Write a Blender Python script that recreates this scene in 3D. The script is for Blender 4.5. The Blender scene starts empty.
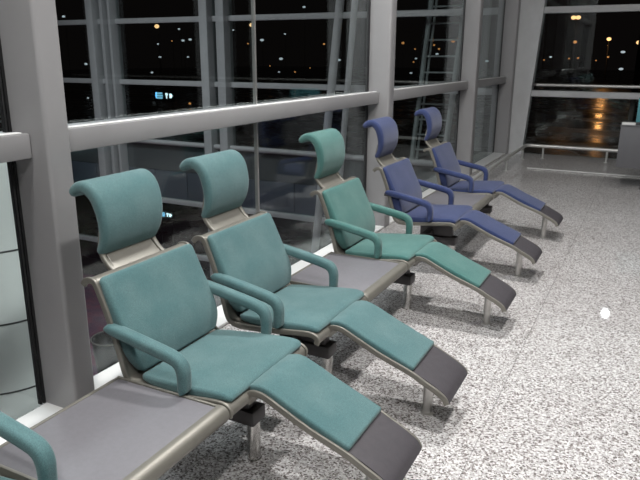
import bpy, bmesh, math, random
from mathutils import Vector, Matrix
random.seed(7)
SC = bpy.context.scene
COL = SC.collection

# ------------------------------------------------------------------ materials
def new_mat(name):
    m = bpy.data.materials.new(name); m.use_nodes = True
    nt = m.node_tree
    for n in list(nt.nodes): nt.nodes.remove(n)
    out = nt.nodes.new('ShaderNodeOutputMaterial')
    b = nt.nodes.new('ShaderNodeBsdfPrincipled')
    nt.links.new(b.outputs[0], out.inputs[0])
    return m, nt, b, out

def N(nt, t, **kw):
    n = nt.nodes.new(t)
    for k, v in kw.items(): setattr(n, k, v)
    return n

def noise(nt, scale, detail=3, rough=.6, coord='Object'):
    tc = N(nt, 'ShaderNodeTexCoord'); n = N(nt, 'ShaderNodeTexNoise')
    n.inputs['Scale'].default_value = scale; n.inputs['Detail'].default_value = detail
    n.inputs['Roughness'].default_value = rough
    nt.links.new(tc.outputs[coord], n.inputs['Vector'])
    return n

def ramp(nt, src, stops):
    r = N(nt, 'ShaderNodeValToRGB'); el = r.color_ramp.elements
    while len(el) < len(stops): el.new(.5)
    for e, (p, c) in zip(el, stops):
        e.position = p; e.color = (c[0], c[1], c[2], 1)
    nt.links.new(src, r.inputs[0]); return r

def plain(name, col, rough=.5, metal=0., var=.12, scale=9, bump=0., bscale=300):
    m, nt, b, out = new_mat(name)
    n = noise(nt, scale)
    lo = [c*(1-var) for c in col]; hi = [min(1, c*(1+var)) for c in col]
    r = ramp(nt, n.outputs['Fac'], [(.3, lo), (.7, hi)])
    nt.links.new(r.outputs[0], b.inputs['Base Color'])
    b.inputs['Roughness'].default_value = rough; b.inputs['Metallic'].default_value = metal
    if bump:
        n2 = noise(nt, bscale, 2); bp = N(nt, 'ShaderNodeBump')
        bp.inputs['Strength'].default_value = bump; bp.inputs['Distance'].default_value = .002
        nt.links.new(n2.outputs['Fac'], bp.inputs['Height']); nt.links.new(bp.outputs[0], b.inputs['Normal'])
    return m

def fabric(name, col, worn):
    m, nt, b, out = new_mat(name)
    fine = noise(nt, 330, 3, .7); big = noise(nt, 7, 4, .6)
    r1 = ramp(nt, big.outputs['Fac'], [(.36, col), (.72, worn)])
    r2 = ramp(nt, fine.outputs['Fac'], [(.3, (.62, .62, .62)), (.7, (1.2, 1.2, 1.2))])
    mx = N(nt, 'ShaderNodeMix', data_type='RGBA', blend_type='MULTIPLY')
    mx.inputs[0].default_value = 1
    nt.links.new(r1.outputs[0], mx.inputs[6]); nt.links.new(r2.outputs[0], mx.inputs[7])
    nt.links.new(mx.outputs[2], b.inputs['Base Color'])
    b.inputs['Roughness'].default_value = .9
    b.inputs['Sheen Weight'].default_value = .25; b.inputs['Sheen Roughness'].default_value = .5
    b.inputs['Specular IOR Level'].default_value = .2
    bp = N(nt, 'ShaderNodeBump'); bp.inputs['Strength'].default_value = .35; bp.inputs['Distance'].default_value = .0015
    nt.links.new(fine.outputs['Fac'], bp.inputs['Height']); nt.links.new(bp.outputs[0], b.inputs['Normal'])
    return m

def emit(name, col, s):
    m, nt, b, out = new_mat(name)
    b.inputs['Base Color'].default_value = (*col, 1)
    b.inputs['Emission Color'].default_value = (*col, 1); b.inputs['Emission Strength'].default_value = s
    n = noise(nt, 3); r = ramp(nt, n.outputs['Fac'], [(0, [c*.95 for c in col]), (1, col)])
    nt.links.new(r.outputs[0], b.inputs['Emission Color'])
    return m

def glass(name, tint, k=1.5):
    m, nt, b, out = new_mat(name); nt.nodes.remove(b)
    geo = N(nt, 'ShaderNodeNewGeometry')
    io = N(nt, 'ShaderNodeMix', data_type='FLOAT')
    io.inputs[2].default_value = k; io.inputs[3].default_value = 1/k
    nt.links.new(geo.outputs['Backfacing'], io.inputs[0])
    fr = N(nt, 'ShaderNodeFresnel'); nt.links.new(io.outputs[0], fr.inputs['IOR'])
    tr = N(nt, 'ShaderNodeBsdfTransparent'); tr.inputs[0].default_value = (*tint, 1)
    gl = N(nt, 'ShaderNodeBsdfGlossy'); gl.inputs['Roughness'].default_value = .0
    gl.inputs[0].default_value = (.95, 1, 1, 1)
    mx = N(nt, 'ShaderNodeMixShader')
    nt.links.new(fr.outputs[0], mx.inputs[0]); nt.links.new(tr.outputs[0], mx.inputs[1]); nt.links.new(gl.outputs[0], mx.inputs[2])
    nt.links.new(mx.outputs[0], out.inputs[0])
    return m

def granite():
    m, nt, b, out = new_mat('speckled_granite')
    tc = N(nt, 'ShaderNodeTexCoord')
    def vor(scale):
        v = N(nt, 'ShaderNodeTexVoronoi'); v.inputs['Scale'].default_value = scale
        nt.links.new(tc.outputs['Object'], v.inputs['Vector'])
        s = N(nt, 'ShaderNodeSeparateColor'); nt.links.new(v.outputs['Color'], s.inputs[0]); return s.outputs[0]
    nz = noise(nt, 85, 4, .75)
    mixf = N(nt, 'ShaderNodeMix', data_type='FLOAT'); mixf.inputs[0].default_value = .42
    nt.links.new(vor(135), mixf.inputs[2]); nt.links.new(nz.outputs['Fac'], mixf.inputs[3])
    r = ramp(nt, mixf.outputs[0], [(.20, (.060, .046, .042)), (.33, (.265, .235, .225)), (.45, (.47, .455, .455)), (.60, (.64, .63, .625)), (.80, (.84, .83, .825))])
    # faint tile to tile variation and joints (0.6 m slabs)
    br = N(nt, 'ShaderNodeTexBrick'); br.offset = 0
    br.inputs['Scale'].default_value = 1.0; br.inputs['Mortar Size'].default_value = .003
    br.inputs['Brick Width'].default_value = .98; br.inputs['Row Height'].default_value = .98
    br.inputs['Color1'].default_value = (1, 1, 1, 1); br.inputs['Color2'].default_value = (.93, .92, .92, 1)
    br.inputs['Mortar'].default_value = (.58, .57, .57, 1)
    mp = N(nt, 'ShaderNodeMapping'); mp.inputs['Location'].default_value = (.5, -.15, 0)
    nt.links.new(tc.outputs['Object'], mp.inputs['Vector']); nt.links.new(mp.outputs[0], br.inputs['Vector'])
    mx = N(nt, 'ShaderNodeMix', data_type='RGBA', blend_type='MULTIPLY'); mx.inputs[0].default_value = 1
    nt.links.new(r.outputs[0], mx.inputs[6]); nt.links.new(br.outputs['Color'], mx.inputs[7])
    nt.links.new(mx.outputs[2], b.inputs['Base Color'])
    b.inputs['Roughness'].default_value = .4; b.inputs['Specular IOR Level'].default_value = .3
    b.inputs['Coat Weight'].default_value = .5; b.inputs['Coat Roughness'].default_value = .03
    return m

def carpet():
    m, nt, b, out = new_mat('purple_carpet')
    n = noise(nt, 2.2, 5, .7)
    r = ramp(nt, n.outputs['Fac'], [(.35, (.10, .055, .10)), (.5, (.17, .07, .12)), (.62, (.24, .07, .11)), (.72, (.15, .10, .16))])
    nt.links.new(r.outputs[0], b.inputs['Base Color']); b.inputs['Roughness'].default_value = .95
    return m

def apron_mat():
    m, nt, b, out = new_mat('wet_asphalt')
    n = noise(nt, .25, 6, .65)
    r = ramp(nt, n.outputs['Fac'], [(.35, (.012, .011, .011)), (.7, (.04, .036, .033))])
    nt.links.new(r.outputs[0], b.inputs['Base Color'])
    r2 = ramp(nt, n.outputs['Fac'], [(.4, (.14, .14, .14)), (.65, (.42, .42, .42))])
    nt.links.new(r2.outputs[0], b.inputs['Roughness']); b.inputs['Specular IOR Level'].default_value = .18
    return m

TEAL = fabric('teal_fabric', (.083, .176, .185), (.120, .215, .220))
GREEN = fabric('green_fabric', (.066, .182, .168), (.098, .220, .200))
BLUE = fabric('blue_fabric', (.035, .053, .142), (.050, .068, .170))
SHELL = plain('champagne_metal', (.225, .215, .188), .44, .4, .06, 14)
STEEL = plain('brushed_steel', (.60, .59, .57), .28, .75, .06, 20)
CHROME = plain('chrome', (.66, .65, .63), .16, 1., .03, 20)
RAILM = plain('satin_rail_steel', (.62, .62, .60), .3, .35, .05, 20)
DARKM = plain('dark_grey_metal', (.075, .070, .073), .5, .1, .1)
RUBBER = plain('ribbed_grey_vinyl', (.066, .060, .068), .55, 0, .08, 30, .3, 500)
LAMIN = plain('grey_laminate', (.172, .168, .184), .5, 0, .05, 60, .12, 600)
FRAME = plain('painted_grey_aluminium', (.325, .32, .325), .42, .1, .03, 4)
FACADE = plain('painted_white_steel', (.58, .59, .60), .5, 0, .05, 5)
WHITE = plain('white_paint', (.86, .86, .85), .45, 0, .02, 5)
CEIL = plain('ceiling_paint', (.40, .40, .39), .8, 0, .03, 2)
BLACK = plain('black_gasket', (.012, .012, .013), .6, 0, .1)
GLASS = glass('clear_glass', (.93, .96, .96))
FGLASS = glass('far_glass', (.90, .93, .93), 1.45)
GRANITE = granite(); CARPET = carpet(); APRON = apron_mat()
PANELG = plain('grey_spandrel', (.16, .16, .17), .5, 0, .08, 1.5)
PANELB = plain('blue_grey_spandrel', (.17, .18, .23), .45, 0, .10, 1.2)
CABG = plain('grey_cabinet_laminate', (.13, .13, .14), .5, 0, .04)
CLAD = plain('white_cladding', (.80, .82, .80), .5, 0, .02, 2)
JOINT = plain('dark_joint', (.06, .06, .06), .7)
TEALG = plain('teal_glass_panel', (.10, .30, .34), .2, 0, .1)
ORANGE = emit('sodium_glow', (1, .42, .13), .75)
ORANGEB = emit('sodium_bright', (1, .60, .27), 1.7)
COOL = emit('cool_lamp', (.85, .93, 1), .62)
REDE = emit('red_lamp', (1, .12, .08), .6)
YEL = emit('yellow_lamp', (1, .72, .05), .35)
CYAN = emit('cyan_sign', (.25, .62, .85), 1.0)
PALEC = emit('pale_sign', (.75, .95, 1), 1.6)
LAMP = emit('downlight_glow', (1, .97, .92), 14.)

# ------------------------------------------------------------------ helpers
def link(name, me, mat, parent=None, smooth=False):
    o = bpy.data.objects.new(name, me); COL.objects.link(o)
    if mat: me.materials.append(mat)
    if parent: o.parent = parent
    if smooth:
        for p in me.polygons: p.use_smooth = True
    return o

def finish(name, bm, mat, parent=None, smooth=True, angle=40):
    bmesh.ops.recalc_face_normals(bm, faces=bm.faces[:])
    me = bpy.data.meshes.new(name); bm.to_mesh(me); bm.free()
    o = link(name, me, mat, parent)
    if smooth:
        me.shade_smooth() if hasattr(me, 'shade_smooth') else None
        me.set_sharp_from_angle(angle=math.radians(angle))
    return o

def box_into(bm, x0, x1, y0, y1, z0, z1, bev=0., seg=2):
    r = bmesh.ops.create_cube(bm, size=1)
    vs = r['verts']
    for v in vs:
        v.co = Vector(((x0+x1)/2+v.co.x*(x1-x0), (y0+y1)/2+v.co.y*(y1-y0), (z0+z1)/2+v.co.z*(z1-z0)))
    if bev:
        es = {e for v in vs for e in v.link_edges}
        bmesh.ops.bevel(bm, geom=list(es), offset=bev, segments=seg, affect='EDGES', profile=.5)

def box(name, x0, x1, y0, y1, z0, z1, mat, parent=None, bev=0., seg=2):
    bm = bmesh.new(); box_into(bm, x0, x1, y0, y1, z0, z1, bev, seg)
    return finish(name, bm, mat, parent)

def tube_into(bm, pts, rad, n=14):
    pts = [Vector(p) for p in pts]; rings = []
    up = Vector((0, 0, 1))
    for i, p in enumerate(pts):
        a = pts[max(0, i-1)]; c = pts[min(len(pts)-1, i+1)]
        t = (c-a).normalized()
        u = t.cross(up)
        if u.length < 1e-3: u = t.cross(Vector((0, 1, 0)))
        u.normalize(); w = u.cross(t).normalized()
        r = rad[i] if isinstance(rad, (list, tuple)) else rad
        rings.append([bm.verts.new(p+u*r*math.cos(k*2*math.pi/n)+w*r*math.sin(k*2*math.pi/n)) for k in range(n)])
    for a, c in zip(rings, rings[1:]):
        for k in range(n): bm.faces.new((a[k], a[(k+1) % n], c[(k+1) % n], c[k]))
    bm.faces.new(rings[0][::-1]); bm.faces.new(rings[-1])

def tube(name, pts, rad, mat, parent=None, n=14):
    bm = bmesh.new(); tube_into(bm, pts, rad, n); return finish(name, bm, mat, parent)

def lathe(name, prof, mat, parent=None, n=32, at=(0, 0)):
    bm = bmesh.new(); rings = []
    for r, z in prof:
        rings.append([bm.verts.new((at[0]+r*math.cos(k*2*math.pi/n), at[1]+r*math.sin(k*2*math.pi/n), z)) for k in range(n)])
    for a, c in zip(rings, rings[1:]):
        for k in range(n): bm.faces.new((a[k], a[(k+1) % n], c[(k+1) % n], c[k]))
    bm.faces.new(rings[0][::-1]); bm.faces.new(rings[-1])
    return finish(name, bm, mat, parent)

def catmull(pts, m=8):
    P = [pts[0]]+list(pts)+[pts[-1]]; out = []
    for i in range(1, len(P)-2):
        p0, p1, p2, p3 = P[i-1], P[i], P[i+1], P[i+2]
        for j in range(m):
            t = j/m
            out.append(tuple(.5*((2*b)+(-a+c)*t+(2*a-5*b+4*c-d)*t*t+(-a+3*b-3*c+d)*t**3) for a, b, c, d in zip(p0, p1, p2, p3)))
    out.append(tuple(pts[-1])); return out

def ring_rr(hw, ht, r, crown, nflat=8, nc=5):
    """rounded rectangle section (y, o); the top side carries a crown"""
    r = min(r, ht*.999, hw*.999); pts = []
    def arc(cy, co, a0):
        for k in range(nc+1):
            a = a0+k/nc*math.pi/2
            pts.append((cy+r*math.cos(a), co+r*math.sin(a)))
    arc(hw-r, ht-r, 0)
    for k in range(1, nflat): pts.append(((hw-r)*(1-2*k/nflat), ht))
    arc(-hw+r, ht-r, math.pi/2); arc(-hw+r, -ht+r, math.pi)
    for k in range(1, nflat): pts.append(((hw-r)*(-1+2*k/nflat), -ht))
    arc(hw-r, -ht+r, 1.5*math.pi)
    return [(y, o+(crown*max(0, 1-(y/hw)**2) if o > 0 else 0)) for y, o in pts]

def sweep(name, path, hw, ht, mat, parent=None, r=.01, crown=0., y0=0., end=0., corner=0., off=0., m=6):
    """path: (x, z) stations, section across y.  hw / ht / crown may be lists per station of the coarse path."""
    def lst(v): return v if isinstance(v, (list, tuple)) else [v]*len(path)
    rows = catmull([(p[0], p[1], a, b, c) for p, a, b, c in zip(path, lst(hw), lst(ht), lst(crown))], m)
    L = [0]
    for a, b in zip(rows, rows[1:]): L.append(L[-1]+math.hypot(b[0]-a[0], b[1]-a[1]))
    if end > 0 or corner > 0:                       # extra stations near the two ends
        q = max(end, corner); extra = [q*f for f in (0, .02, .07, .16, .3, .5, .75, 1)]
        S = sorted(set([s for s in L if q < s < L[-1]-q]+extra+[L[-1]-e for e in extra]))
        nr = []
        for s in S:
            i = 0
            while i < len(L)-2 and L[i+1] < s: i += 1
            t = (s-L[i])/max(1e-9, L[i+1]-L[i])
            nr.append(tuple(a+(b-a)*t for a, b in zip(rows[i], rows[i+1])))
        rows = nr; L = S
    bm = bmesh.new(); rings = []
    for i, (x, z, a, b, c) in enumerate(rows):
        p = rows[max(0, i-1)]; q = rows[min(len(rows)-1, i+1)]
        tx, tz = q[0]-p[0], q[1]-p[1]; l = math.hypot(tx, tz) or 1
        nx, nz = -tz/l, tx/l
        d = min(L[i], L[-1]-L[i])
        f = 1.
        if end > 0 and d < end: f = math.sqrt(max(0, 1-(1-d/end)**2))*.98+.02
        if corner > 0 and d < corner: a = a-corner*(1-math.sqrt(max(0, 1-(1-d/corner)**2)))
        hh = b*f
        rings.append([bm.verts.new((x+nx*(o+off), y0+y, z+nz*(o+off))) for y, o in ring_rr(a, hh, r*f, c*f)])
    n = len(rings[0])
    for a, b in zip(rings, rings[1:]):
        for k in range(n): bm.faces.new((a[k], a[(k+1) % n], b[(k+1) % n], b[k]))
    bm.faces.new(rings[0][::-1]); bm.faces.new(rings[-1])
    return finish(name, bm, mat, parent, angle=50)

def thing(name, label, cat, loc=(0, 0, 0), rz=0., group=None):
    o = bpy.data.objects.new(name, None); COL.objects.link(o)
    o.empty_display_size = .1
    o.location = loc; o.rotation_euler = (0, 0, rz); o['label'] = label; o['category'] = cat
    if group: o['group'] = group
    return o
def tag(o, label, cat, group=None, kind=None):
    o['label'] = label; o['category'] = cat
    if group: o['group'] = group
    if kind: o['kind'] = kind
    return o
def struct(o): o['kind'] = 'structure'; return o
def dup(root, loc, label, group=None):
    r = root.copy(); COL.objects.link(r); r.location = loc; r['label'] = label
    if group: r['group'] = group
    for ch in list(root.children):
        c = ch.copy(); COL.objects.link(c); c.parent = r
        for g in list(ch.children):
            d = g.copy(); COL.objects.link(d); d.parent = c
    return r

# ------------------------------------------------------------------ recliner
X0 = -1.31                                  # the rear column stands here
def L_(pts): return [(x-X0, z) for x, z in pts]
SEAT = L_([(-1.862, .757), (-1.850, .772), (-1.828, .780), (-1.806, .775), (-1.791, .748), (-1.75, .645), (-1.708, .51),
           (-1.688, .43), (-1.668, .392), (-1.62, .376), (-1.50, .382), (-1.39, .394), (-1.27, .408), (-1.225, .407), (-1.203, .392), (-1.206, .368)])
LEG = L_([(-1.207, .352), (-1.203, .385), (-1.188, .405), (-1.14, .404), (-1.07, .373), (-.95, .319), (-.81, .268), (-.74, .233),
          (-.685, .206), (-.65, .182), (-.637, .158)])
def make_recliner(fab, label, y):
    t = thing('recliner_chair', label, 'chair', (X0, y, 0), 0, 'recliner chairs in the window row')
    sh = sweep('seat_shell', SEAT, .275, .006, SHELL, t, r=.004)
    for s in (-1, 1):
        sweep('shell_edge', SEAT, .007, .013, SHELL, sh, r=.005, y0=s*.280)
    # back cushion: in front of the shell, fuller at the lumbar height
    bc = L_([(-1.799, .786), (-1.781, .748), (-1.742, .65), (-1.703, .555), (-1.676, .48), (-1.655, .415)])
    sweep('back_cushion', bc, [.274, .275, .275, .273, .266, .238], [.012, .017, .024, .032, .030, .016], fab, t, r=.016,
          crown=[.001, .003, .005, .007, .006, .002], end=.012, corner=.022, off=.012)
    sc = L_([(-1.645, .402), (-1.58, .402), (-1.48, .407), (-1.38, .416), (-1.28, .426), (-1.235, .428), (-1.206, .420)])
    sweep('seat_cushion', sc, [.245, .258, .266, .271, .272, .271, .268], [.012, .018, .021, .020, .018, .015, .011], fab, t, r=.013,
          crown=[.002, .006, .009, .008, .005, .003, .001], end=.014, corner=.022)
    # headrest: pad that curls backwards at the top
    hp = L_([(-1.902, .836), (-1.868, .90), (-1.858, .965), (-1.867, 1.03), (-1.888, 1.078), (-1.924, 1.106), (-1.968, 1.103), (-2.006, 1.072)])
    sweep('headrest', hp, [.164, .169, .173, .177, .181, .184, .186, .186], [.016, .021, .025, .027, .027, .026, .023, .017], fab, t, r=.02,
          crown=[.002, .005, .007, .007, .006, .004, .003, .002], end=.018, corner=.024)
    fp = L_([(-1.800, .700), (-1.818, .76), (-1.862, .80), (-1.892, .85), (-1.880, .94)])
    hf = sweep('headrest_frame', fp, [.145, .142, .135, .13, .13], .005, SHELL, t, r=.004, off=.0)
    for s in (-1, 1):
        sweep('support_post', fp, .011, .011, SHELL, hf, r=.008, y0=s*.148)
    # padded armrests
    ap = L_([(-1.755, .603), (-1.72, .600), (-1.60, .579), (-1.46, .552), (-1.415, .535), (-1.398, .505), (-1.396, .465), (-1.398, .4165)])
    for s in (-1, 1):
        a = sweep('armrest', ap, [.022, .026, .027, .027, .027, .027, .026, .026], [.016, .021, .023, .023, .023, .022, .021, .020], fab, t,
                  r=.017, y0=s*.284, end=.018, m=8)
        a2 = bmesh.new(); box_into(a2, -1.765-X0, -1.715-X0, s*.284-.014, s*.284+.014, .575, .597, .004)
        finish('arm_bracket', a2, DARKM, a)
    # leg rest
    lr = sweep('legrest_shell', LEG, .154, .006, SHELL, t, r=.004)
    for s in (-1, 1):
        sweep('shell_edge', LEG[1:], .006, .013, SHELL, lr, r=.004, y0=s*.157)
    lp = L_([(-1.207, .414), (-1.150, .424), (-1.08, .400), (-1.0, .363), (-.90, .322), (-.795, .279)])
    sweep('legrest_pad', lp, [.150, .153, .154, .154, .154, .153], .0150, fab, t, r=.009, crown=.003, end=.010, corner=.012)
    fp2 = L_([(-.83, .284), (-.74, .245), (-.685, .217), (-.645, .190), (-.629, .160)])
    sweep('foot_plate', fp2, .150, .0045, RUBBER, t, r=.003)
    # columns
    c = lathe('rear_leg', [(.031, 0), (.031, .004), (.028, .005), (.028, .178)], CHROME, t, at=(.016, .006))
    lathe('front_leg', [(.030, 0), (.030, .005), (.0225, .009), (.0225, .236)], STEEL, t, at=(-.767-X0, 0))
    bm = bmesh.new(); box_into(bm, -.19, .050, -.045, .050, .176, .240, .008)
    box_into(bm, -.24, .02, -.028, .028, .236, .372, .006)
    finish('seat_bracket', bm, DARKM, t)
    return t

YS = dict(A=1.942, B=2.618, C=3.81, D=4.84, E=6.06)
make_recliner(TEAL, 'teal recliner at the bottom left corner, only its armrest in the photo', .765)
ta = make_recliner(TEAL, 'nearest full teal recliner, with the big headrest beside the grey window pillar', YS['A'])
dup(ta, (X0, YS['B'], 0), 'second teal recliner, side by side with the nearest one')
make_recliner(GREEN, 'farthest green recliner, between the middle grey table and the blue recliners', YS['C'])
bl = make_recliner(BLUE, 'nearer of the two blue recliners, just past the green ones', YS['D'])
dup(bl, (X0, YS['E'], 0), 'farther of the two blue recliners, last of the row')

# side tables between the recliners
def make_table(y0, y1, label):
    yc = (y0+y1)/2; h = (y1-y0)/2
    t = thing('side_table', label, 'table', (X0, yc, 0), 0, 'low tables between the recliners')
    box('table_top', -1.700-X0, -1.236-X0, -h+.014, h-.014, .388, .409, LAMIN, t, .002)
    fe = L_([(-1.240, .408), (-1.222, .408), (-1.206, .398), (-1.203, .378), (-1.212, .362)])
    sweep('front_edge', fe, h, .008, SHELL, t, r=.005)
    for s in (-1, 1):
        box('side_edge', -1.712-X0, -1.238-X0, s*(h-.006)-.006, s*(h-.006)+.006, .376, .413, SHELL, t, .003)
    box('rear_edge', -1.715-X0, -1.700-X0, -h, h, .380, .411, SHELL, t, .004)
    box('table_bracket', -.20, -.10, -.05, .05, .285, .388, DARKM, t, .006)
    return t
make_table(1.055, 1.652, 'nearest grey table, in the bottom left of the photo')
make_table(2.91, 3.515, 'middle grey table, between the second teal and the farthest green recliner')
make_table(5.135, 5.765, 'farthest grey table, between the two blue recliners')

tag(box('seating_beam', -1.50, -1.44, .5, 4.11, .222, .285, DARKM, None, .008),
    'dark grey steel beam under the teal and green recliners', 'beam')
tag(box('seating_beam', -1.50, -1.44, 4.54, 6.36, .222, .285, DARKM, None, .008),
    'dark grey steel beam under the blue recliners', 'beam')

# ------------------------------------------------------------------ room
XG, YF, ZC = -2.40, 11.6, 4.6
struct(box('floor', XG-.02, 9, -6, YF+.1, -.30, 0, GRANITE))
struct(box('ceiling', -2.55, 9, -6, YF+.15, ZC, ZC+.2, CEIL))
struct(box('trim_1', XG+.015, -2.19, -4, YF-.3, 0, .022, WHITE, None, .004))     # white ledge at the foot of the glass
struct(box('trim_2', -1.6, 0.0, 10.0, 10.055, 0, .006, WHITE))                   # thin white strip across the floor

P = [(1.838, 1.962), (5.67, 5.81), (8.88, 9.04)]
for y, y2 in P+[(-2.0, -1.865)]:
    bm = bmesh.new(); box_into(bm, XG-.012, -2.185, y, y2, 0, ZC, .018, 3)
    o = finish('window_pillar', bm, FRAME); struct(o)
bm = bmesh.new(); box_into(bm, XG-.1, -2.17, 11.33, YF+.05, -.3, ZC, .02, 3)
struct(finish('window_pillar', bm, FRAME))

bays = [(-1.865, P[0][0]), (P[0][1], P[1][0]), (P[1][1], P[2][0]), (P[2][1], 11.33)]
for i, (a, b) in enumerate(bays):
    w = bpy.data.objects.new('window_%d' % (i+1), None); COL.objects.link(w); struct(w)
    box('glass_pane', XG-.008, XG+.008, a, b, .0, ZC, GLASS, w)
    bm = bmesh.new(); box_into(bm, XG-.06, -2.28, a, b, 1.188, 1.292, .008)
    for z in (2.70, 4.2): box_into(bm, XG-.06, -2.28, a, b, z, z+.104, .008)
    finish('cross_rail', bm, FRAME, w)
    box('rail_highlight', -2.325, -2.292, a+.03, b-.03, 1.292, 1.298, WHITE, w, .003)  # white strip put in as the highlight along the rail's top edge
    bm = bmesh.new()
    for yy, s in ((a, 1), (b, -1)):
        box_into(bm, XG-.01, XG+.012, min(yy, yy+s*.012), max(yy, yy+s*.012), .022, ZC)
        box_into(bm, XG-.01, XG+.012, min(yy+s*.020, yy+s*.028), max(yy+s*.020, yy+s*.028), .022, ZC)
    finish('gasket', bm, BLACK, w)
    if i == 1:
        box('glass_joint', XG-.012, XG+.014, 3.733, 3.748, .022, 1.188, STEEL, w)
        box('glass_joint', XG-.012, XG+.014, 3.735, 3.746, 1.292, 2.70, STEEL, w)

# far glazed facade: over the end of the hall and on to the left past the corner
bars = [3.63, 2.30, .975]
w = bpy.data.objects.new('window_5', None); COL.objects.link(w); struct(w)
box('glass_pane', -2.17, 9, YF-.008, YF+.008, 0, ZC, FGLASS, w)
bm = bmesh.new()
for z in bars: box_into(bm, -2.17, 9, YF-.06, YF+.06, z, z+.10, .006)
finish('cross_rail', bm, FACADE, w)
bm = bmesh.new()
for x in (.72, 3.85, 7.0): box_into(bm, x, x+.2, YF-.1, YF+.1, 0, ZC, .01)
finish('mullion', bm, FACADE, w)
bm = bmesh.new()            # leaning corner post
vs = []
for z, xa, xb in ((0, -2.17, -1.95), (ZC, -2.17, -1.66)):
    for x, y in ((xa, YF-.12), (xb, YF-.12), (xb, YF+.1), (xa, YF+.1)): vs.append(bm.verts.new((x, y, z)))
for f in ((0, 1, 2, 3), (4, 5, 6, 7), (0, 1, 5, 4), (1, 2, 6, 5), (2, 3, 7, 6), (3, 0, 4, 7)): bm.faces.new([vs[k] for k in f])
finish('corner_post', bm, FACADE, w)

w = bpy.data.objects.new('window_6', None); COL.objects.link(w); struct(w)
box('glass_pane', -15, -2.52, YF-.008, YF+.008, -4, ZC, FGLASS, w)
bm = bmesh.new()
for z in bars+[-1.72, -3.0]: box_into(bm, -15, -2.52, YF-.06, YF+.06, z, z+.11, .006)
finish('cross_rail', bm, FACADE, w)
tube('pipe_rail', [(-15, YF-.10, -.29), (-2.52, YF-.10, -.29)], .055, FACADE, w)
bm = bmesh.new()
for x, d in ((-11.82, .20), (-11.40, .09), (-11.16, .07), (-8.64, .20), (-8.22, .20), (-14.8, .2)): box_into(bm, x, x+d, YF-.22, YF+.1, -4, ZC, .01)
finish('mullion', bm, FACADE, w)
box('spandrel_panel', -15, -2.52, YF+.02, YF+.06, -.95, -.36, PANELG, w)
bm = bmesh.new()
k = -14.98
while k < -2.6:
    box_into(bm, k, min(k+.92, -2.53), YF+.015, YF+.06, -1.60, -.965, .004); k += .94
finish('spandrel_tile', bm, PANELB, w)

# leaning lattice masts that carry the facade
def mast(x, dxl, width, label):
    t = thing('lattice_mast', label, 'mast', (x, YF+.42, -4), 0)
    for s in (0, 1):
        tube('leg', [(s*width, 0, 0), (s*width+dxl, 0, 8.6)], .045, WHITE, t)
        tube('leg', [(s*width*.92+.05, .16, 0), (s*width*.92+.05+dxl, .16, 8.6)], .022, WHITE, t)
    for q in range(28):
        z = .4+q*.29; f = z/8.6*dxl
        tube('rung', [(f, 0, z), (f+width, 0, z)], .016, WHITE, t, 8)
    return t
mast(-4.42, .72, .63, 'white ladder-like lattice mast outside, seen behind the blue recliners')
def lean_post(x, label):
    t = thing('leaning_post', label, 'post', (x, YF-.33, -4), 0)
    tube('post_shaft', [(0, 0, 0), (.90, 0, 8.6)], .080, FACADE, t)
    tube('post_strut', [(.44, .06, 0), (1.12, .06, 8.6)], .06, FACADE, t)
    box('base_plate', -.2, .62, -.18, .22, 0, .03, FACADE, t, .005)
lean_post(-6.04, 'white leaning double post outside, left of the second grey pillar')

# lower hall beyond the side glass
struct(box('floor_lower', -15, -2.46, -6, YF+.1, -4.2, -4.0, CARPET))
struct(box('wall_lower', XG-.05, XG-.025, -6, YF, -4.0, -.30, FRAME))
o = lathe('round_column', [(.45, -4.0), (.45, .93), (.43, .96), (.2, .98)], CLAD, None, 48, (-4.02, 2.82))
tag(o, 'white clad round column beyond the glass at the left edge', 'column')
bm = bmesh.new()
for z in (.38, -.115, -.61, -1.1):
    vv = bmesh.ops.create_cone(bm, cap_ends=True, segments=48, radius1=.4515, radius2=.4515, depth=.012)['verts']
    for v in vv: v.co += Vector((-4.02, 2.82, z))
finish('panel_joint', bm, JOINT, o)
t = thing('litter_bin', 'dark open bin on the purple carpet below, behind the nearest table', 'bin', (-8.15, 7.75, -4.0))
lathe('bin_body', [(.26, 0), (.33, .75), (.30, .75), (.24, .1)], BLACK, t)
tube('rim', [(.335*math.cos(a*math.pi/12), .335*math.sin(a*math.pi/12), .75) for a in range(25)], .014, SHELL, t, 8)

# low bumper rail around the corner
t = thing('bumper_rail', 'low brushed steel rail running around the far corner of the floor', 'rail', (-1.83, 11.15, 0))
pth = [(0, -4.2, .2), (0, -.10, .2), (.012, -.05, .2), (.05, -.012, .2), (.10, 0, .2), (2.6, 0, .2)]
tube('rail_tube', pth, .028, RAILM, t)
for x, y in ((0, -3.9), (0, -2.9), (0, -1.55), (0, -.25), (.28, 0), (1.25, 0), (2.2, 0)):
    p = tube('rail_post', [(x, y, .004), (x, y, .175)], .016, RAILM, t)
    lathe('base_flange', [(.035, 0), (.035, .006), (.018, .010)], RAILM, p, 20, (x, y))
t = thing('barrier_rail', 'slim steel rail across the far window above the white cross bar', 'rail', (-1.86, YF-.16, 1.17))
tube('rail_tube', [(.06, 0, 0), (9.5, 0, 0)], .022, RAILM, t)
tube('end_cap', [(0, 0, 0), (.062, 0, 0)], .026, DARKM, t)
for x in (.03, 2.6, 5.7, 8.9): tube('wall_bracket', [(x, 0, 0), (x, .09, 0)], .012, RAILM, t)

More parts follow.
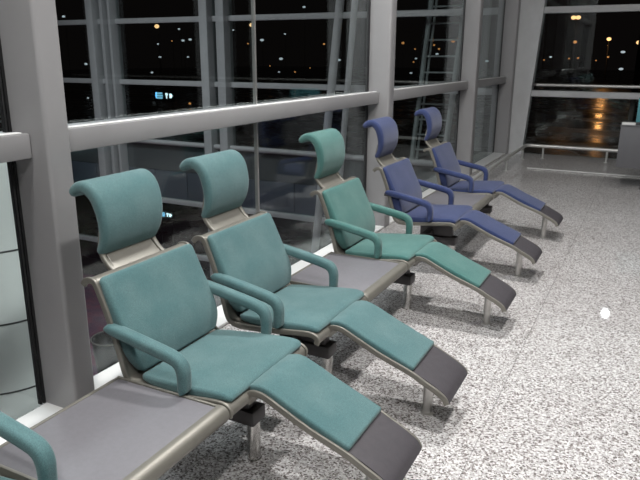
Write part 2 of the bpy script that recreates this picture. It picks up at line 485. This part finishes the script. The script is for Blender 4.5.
# grey counter unit at the right edge
t = thing('counter_unit', 'grey cabinet raised on a leg at the right edge', 'cabinet', (-.345, 8.9, 0))
box('cabinet_body', 0, 1.5, 0, .5, .275, .79, CABG, t, .006)
box('leg', .30, .42, .08, .42, 0, .275, CABG, t, .004)
box('leg', 1.2, 1.32, .08, .42, 0, .275, CABG, t, .004)
box('counter_top', -.005, 1.505, -.01, .51, .79, .806, CABG, t, .003)
t2 = thing('paper_tray', 'white tray lying on the grey cabinet at the right edge', 'tray', (-.335, 8.92, .806))
box('tray_base', 0, .15, 0, .3, 0, .006, WHITE, t2, .002); box('tray_rim', 0, .15, 0, .012, .006, .03, WHITE, t2, .002)
t3 = thing('display_stand', 'teal panel standing on the grey cabinet at the right edge', 'panel', (-.185, 9.0, .806))
box('panel_face', 0, .5, 0, .02, .03, .33, TEALG, t3, .004); box('panel_foot', .05, .45, -.05, .09, 0, .03, DARKM, t3, .004)

# ------------------------------------------------------------------ ceiling lights
E0 = 80.
spots = [(-1.2, 4.3, 1.75), (-1.75, .1, .85), (.3, 2.0, 1.65), (.5, -1.0, 1.1), (3.4, .6, .45), (.4, 7.6, .33)]
for i, (x, y, k) in enumerate(spots):
    t = thing('downlight', 'round recessed downlight in the ceiling above the floor', 'light', (x, y, ZC), 0, 'recessed ceiling downlights')
    lathe('trim_ring', [(.155, -.012), (.175, -.012), (.18, -.001), (.155, -.001)], WHITE, t, 32)
    lathe('diffuser', [(.001, -.004), (.154, -.004), (.154, -.001), (.001, -.001)], LAMP, t, 32)
    ld = bpy.data.lights.new('downlight_lamp', 'AREA'); ld.shape = 'DISK'; ld.size = .3; ld.energy = E0*k
    ld.color = (1, .985, .965)
    lo = bpy.data.objects.new('downlight_lamp', ld); COL.objects.link(lo); lo.location = (x, y, ZC-.02)
# unseen lamps added to brighten the column, carpet and facade of the lower hall
for (x, y) in ((-5.2, 2.2), (-9.5, 6.5)):
    t = thing('hall_fill_lamp', 'unseen lamp added over the lower hall to brighten the column and facade', 'light', (x, y, 4.4), 0, 'added lamps over the lower hall')
    lathe('lamp_shade', [(.26, 0), (.27, .02), (.10, .16), (.02, .2)], DARKM, t); tube('cord', [(0, 0, .2), (0, 0, .8)], .008, DARKM, t, 8)
    ld = bpy.data.lights.new('hall_fill_light', 'AREA'); ld.shape = 'DISK'; ld.size = .45; ld.energy = 110 if x > -6 else 170
    ld.color = (.93, .97, 1)
    lo = bpy.data.objects.new('hall_fill_light', ld); COL.objects.link(lo); lo.location = (x, y, 4.385)
struct(box('ceiling_lower', -15, -2.56, -6, YF+.15, 5.2, 5.3, CEIL))

# ------------------------------------------------------------------ night outside
GZ = -5.0
struct(box('ground', -260, 200, YF+.6, 420, GZ-.3, GZ, APRON))
FPX, PITCH, YAW, ROLL = 643.81, .2770, .4711, .0044
def sight(x, y):
    a = (x-320)/FPX; b = (y-240)/FPX
    a, b = a*math.cos(ROLL)+b*math.sin(ROLL), -a*math.sin(ROLL)+b*math.cos(ROLL)
    b = -b
    fw = math.cos(PITCH)+b*math.sin(PITCH); z = -math.sin(PITCH)+b*math.cos(PITCH)
    return Vector((a*math.cos(YAW)-fw*math.sin(YAW), a*math.sin(YAW)+fw*math.cos(YAW), z))
def far(x, y, dist):
    d = sight(x, y); d = d/math.hypot(d.x, d.y); p = Vector((0, 0, 1.6))+d*dist
    p.z = max(p.z, GZ+.5); return p
def blob(bm, c, rx, ry, rz):
    vv = bmesh.ops.create_uvsphere(bm, u_segments=12, v_segments=8, radius=1)['verts']
    for v in vv: v.co = Vector((c[0]+v.co.x*rx, c[1]+v.co.y*ry, c[2]+v.co.z*rz))
POLE = plain('galvanised_pole', (.03, .03, .03), .7, .2)
def street_lamp(x, y, dist, px, mat, label, group=None, heads=1, cat='street lamp', wide=1.3):
    p = far(x, y, dist); s = .8*px*dist/FPX/2
    t = thing('street_lamp', label, cat, (p.x, p.y, GZ), 0, group)
    h = p.z-GZ
    tube('pole', [(0, .3, 0), (0, .3, h+.02)], [max(.03, .0003*dist), max(.02, .00022*dist)], POLE, t, 8)
    for k in range(heads):
        bm = bmesh.new(); ox = (k-(heads-1)/2)*2.3*s
        blob(bm, (ox, 0, h), s*wide, s, s); finish('lamp_head', bm, mat, t)
    return p
G1 = 'orange street lamps outside'; T1 = 'small orange street lamp far off in the dark outside'
G2 = 'white lamps outside'; T2 = 'one of the small white lights in the dark glass, far lamps and mirrored ceiling lights'
big = [street_lamp(576, 17.5, 90, 4.2, ORANGEB, 'double-headed orange mast lamp high in the far window', heads=2),
       street_lamp(609, 39, 185, 3.7, ORANGEB, 'bright orange lamp over the orange-lit road in the far window'),
       street_lamp(639, 42.5, 185, 4.2, ORANGEB, 'bright orange lamp at the right edge of the far window'),
       street_lamp(156.8, 26.3, 110, 4.6, ORANGEB, 'bright orange lamp between the two posts at the upper left'),
       street_lamp(251.6, 25, 110, 4.4, ORANGEB, 'bright orange lamp behind the glass joint in the big left window')]
for x, y, d, px, m in [(575, 42, 150, 3.2, 0), (453, 41, 150, 3.6, 0), (459, 39, 160, 3.6, 0), (433, 40, 170, 2.8, 0), (434, 45, 170, 2, 0), (439, 49, 180, 2.2, 0),
                       (403, 43, 170, 2.8, 0), (415, 49, 190, 1.6, 0), (413.6, 62, 190, 1.6, 0), (504.6, 42.6, 170, 2.6, 0), (578, 58, 210, 1.8, 0), (569, 58.5, 210, 1.6, 0),
                       (190, 105.5, 90, 2.6, 0), (248, 43.6, 190, 1.6, 0), (324, 44, 190, 2.2, 0), (295, 72, 170, 1.6, 0), (352.6, 39.5, 190, 1.7, 0), (172, 41, 190, 1.3, 0), (608, 57, 230, 1.8, 0),
                       (544, 60, 230, 1.3, 0), (596, 60.5, 250, 1.2, 0), (425, 63, 230, 1.2, 0), (231, 52, 230, 1.2, 0), (270, 66, 200, 1.2, 0), (310, 68, 200, 1.2, 0)]:
    street_lamp(x, y, d, px, ORANGE, T1, G1)
for x, y, d, px in [(63.6, 16.5, 130, 2.4), (179, 29, 150, 1.8), (183, 40.5, 150, 2.4), (190, 39.5, 150, 2.4), (188, 57, 170, 1.7), (160, 57, 170, 2), (86, 64, 150, 2.4), (158, 44, 190, 1.6),
                    (262, 40, 140, 2.8), (281, 58.8, 150, 2.8), (339, 60, 160, 2.6), (304, 7, 130, 2.2), (233, 30, 170, 1.7), (285, 34, 180, 1.6), (623, 52, 120, 2.6), (621, 69, 110, 2.6),
                    (437, 54, 170, 2.2), (416, 58.5, 170, 1.8), (550.6, 57, 200, 1.7), (487, 61, 170, 2.2), (152, 72.5, 140, 2), (104, 28, 170, 1.5), (88, 98, 90, 1.6), (411, 73, 140, 2), (279, 72, 160, 1.6)]:
    street_lamp(x, y, d, px, COOL, T2, G2, cat='lamp', wide=1.9)  # several of these stand in for ceiling lights mirrored in the glass
street_lamp(108, 27.5, 170, 2.4, REDE, 'red lamp between the white posts at the upper left', cat='lamp')
street_lamp(107, 51, 150, 5.0, YEL, 'dull yellow light between the white posts at the left', cat='lamp')
for x, y, d, e in ((609, 39, 185, 700), (576, 17.5, 90, 90)):
    ld = bpy.data.lights.new('sodium_lamp', 'POINT'); ld.energy = e; ld.color = (1, .42, .12); ld.shadow_soft_size = .8
    lo = bpy.data.objects.new('sodium_lamp', ld); COL.objects.link(lo); q = far(x, y, d); lo.location = (q.x, q.y-2, q.z-1.6)

# tall apron floodlight beyond the far window, above the picture; the polished floor mirrors it
FLOOD = emit('floodlight_glow', (.96, .98, 1), 40.)
t = thing('street_floodlight', 'tall floodlight mast beyond the far window, mirrored as a bright spot in the floor', 'floodlight', (-1.62, 60, GZ))
h = 20.55-GZ
tube('mast_pole', [(0, .5, 0), (0, .5, h+.3)], [.28, .12], POLE, t, 12)
box('lamp_housing', -.6, .6, -.05, .5, h-.45, h+.55, DARKM, t, .05)
bm = bmesh.new(); blob(bm, (0, -.05, h), .36, .06, .40); finish('flood_lens', bm, FLOOD, t)

# lit signs far off: unreadable pale and blue blocks
def lit_sign(px, py, dist, k, label):
    p = far(px, py, dist); h = p.z-GZ
    t = thing('lit_sign', label, 'sign', (p.x, p.y, GZ))
    box('sign_board', -1.35*k, 1.35*k, 0, .12*k, h-.55*k, h+.55*k, DARKM, t, .02*k)
    for x in (-1, 1): tube('sign_post', [(x*k, .06*k, 0), (x*k, .06*k, h-.5*k)], .05*k, POLE, t, 8)
    for mat, rects in ((CYAN, ((-1.05, -.2, .12, .3), (-1.1, -.15, -.12, .06), (-1.0, -.2, -.34, -.18), (-1.1, -.95, -.3, .3))),
                       (PALEC, ((.2, .5, .0, .26), (.28, .42, -.3, .0), (.72, .98, -.25, .22), (.9, 1.1, -.12, .1)))):
        bm = bmesh.new()
        for a, b, z0, z1 in rects: box_into(bm, a*k, b*k, -.03, 0, h+z0*k, h+z1*k)
        finish('sign_lettering', bm, mat, t)
lit_sign(164, 95.5, 70, 1.0, 'small glowing blue and white sign between two white bars, high in the left window')
lit_sign(166, 214.5, 19, .20, 'tiny glowing blue and white blocks low behind the glass, right of the nearest headrest')

# ------------------------------------------------------------------ world, camera, colour
wd = bpy.data.worlds.new('night'); SC.world = wd; wd.use_nodes = True
bg = wd.node_tree.nodes['Background']; bg.inputs[0].default_value = (.55, .42, .40, 1); bg.inputs[1].default_value = .006
cam = bpy.data.cameras.new('camera'); co = bpy.data.objects.new('camera', cam); COL.objects.link(co)
cam.sensor_width = 36; cam.lens = FPX*36/640; cam.clip_start = .05; cam.clip_end = 1000
co.matrix_world = Matrix.Translation((0, 0, 1.6)) @ Matrix.Rotation(YAW, 4, 'Z') @ Matrix.Rotation(math.pi/2-PITCH, 4, 'X') @ Matrix.Rotation(ROLL, 4, 'Z')
SC.camera = co
SC.view_settings.view_transform = 'Standard'; SC.view_settings.look = 'None'
SC.view_settings.exposure = 0; SC.view_settings.gamma = 1; SC.view_settings.use_curve_mapping = False
SC.cycles.transparent_max_bounces = 32; SC.cycles.max_bounces = 10
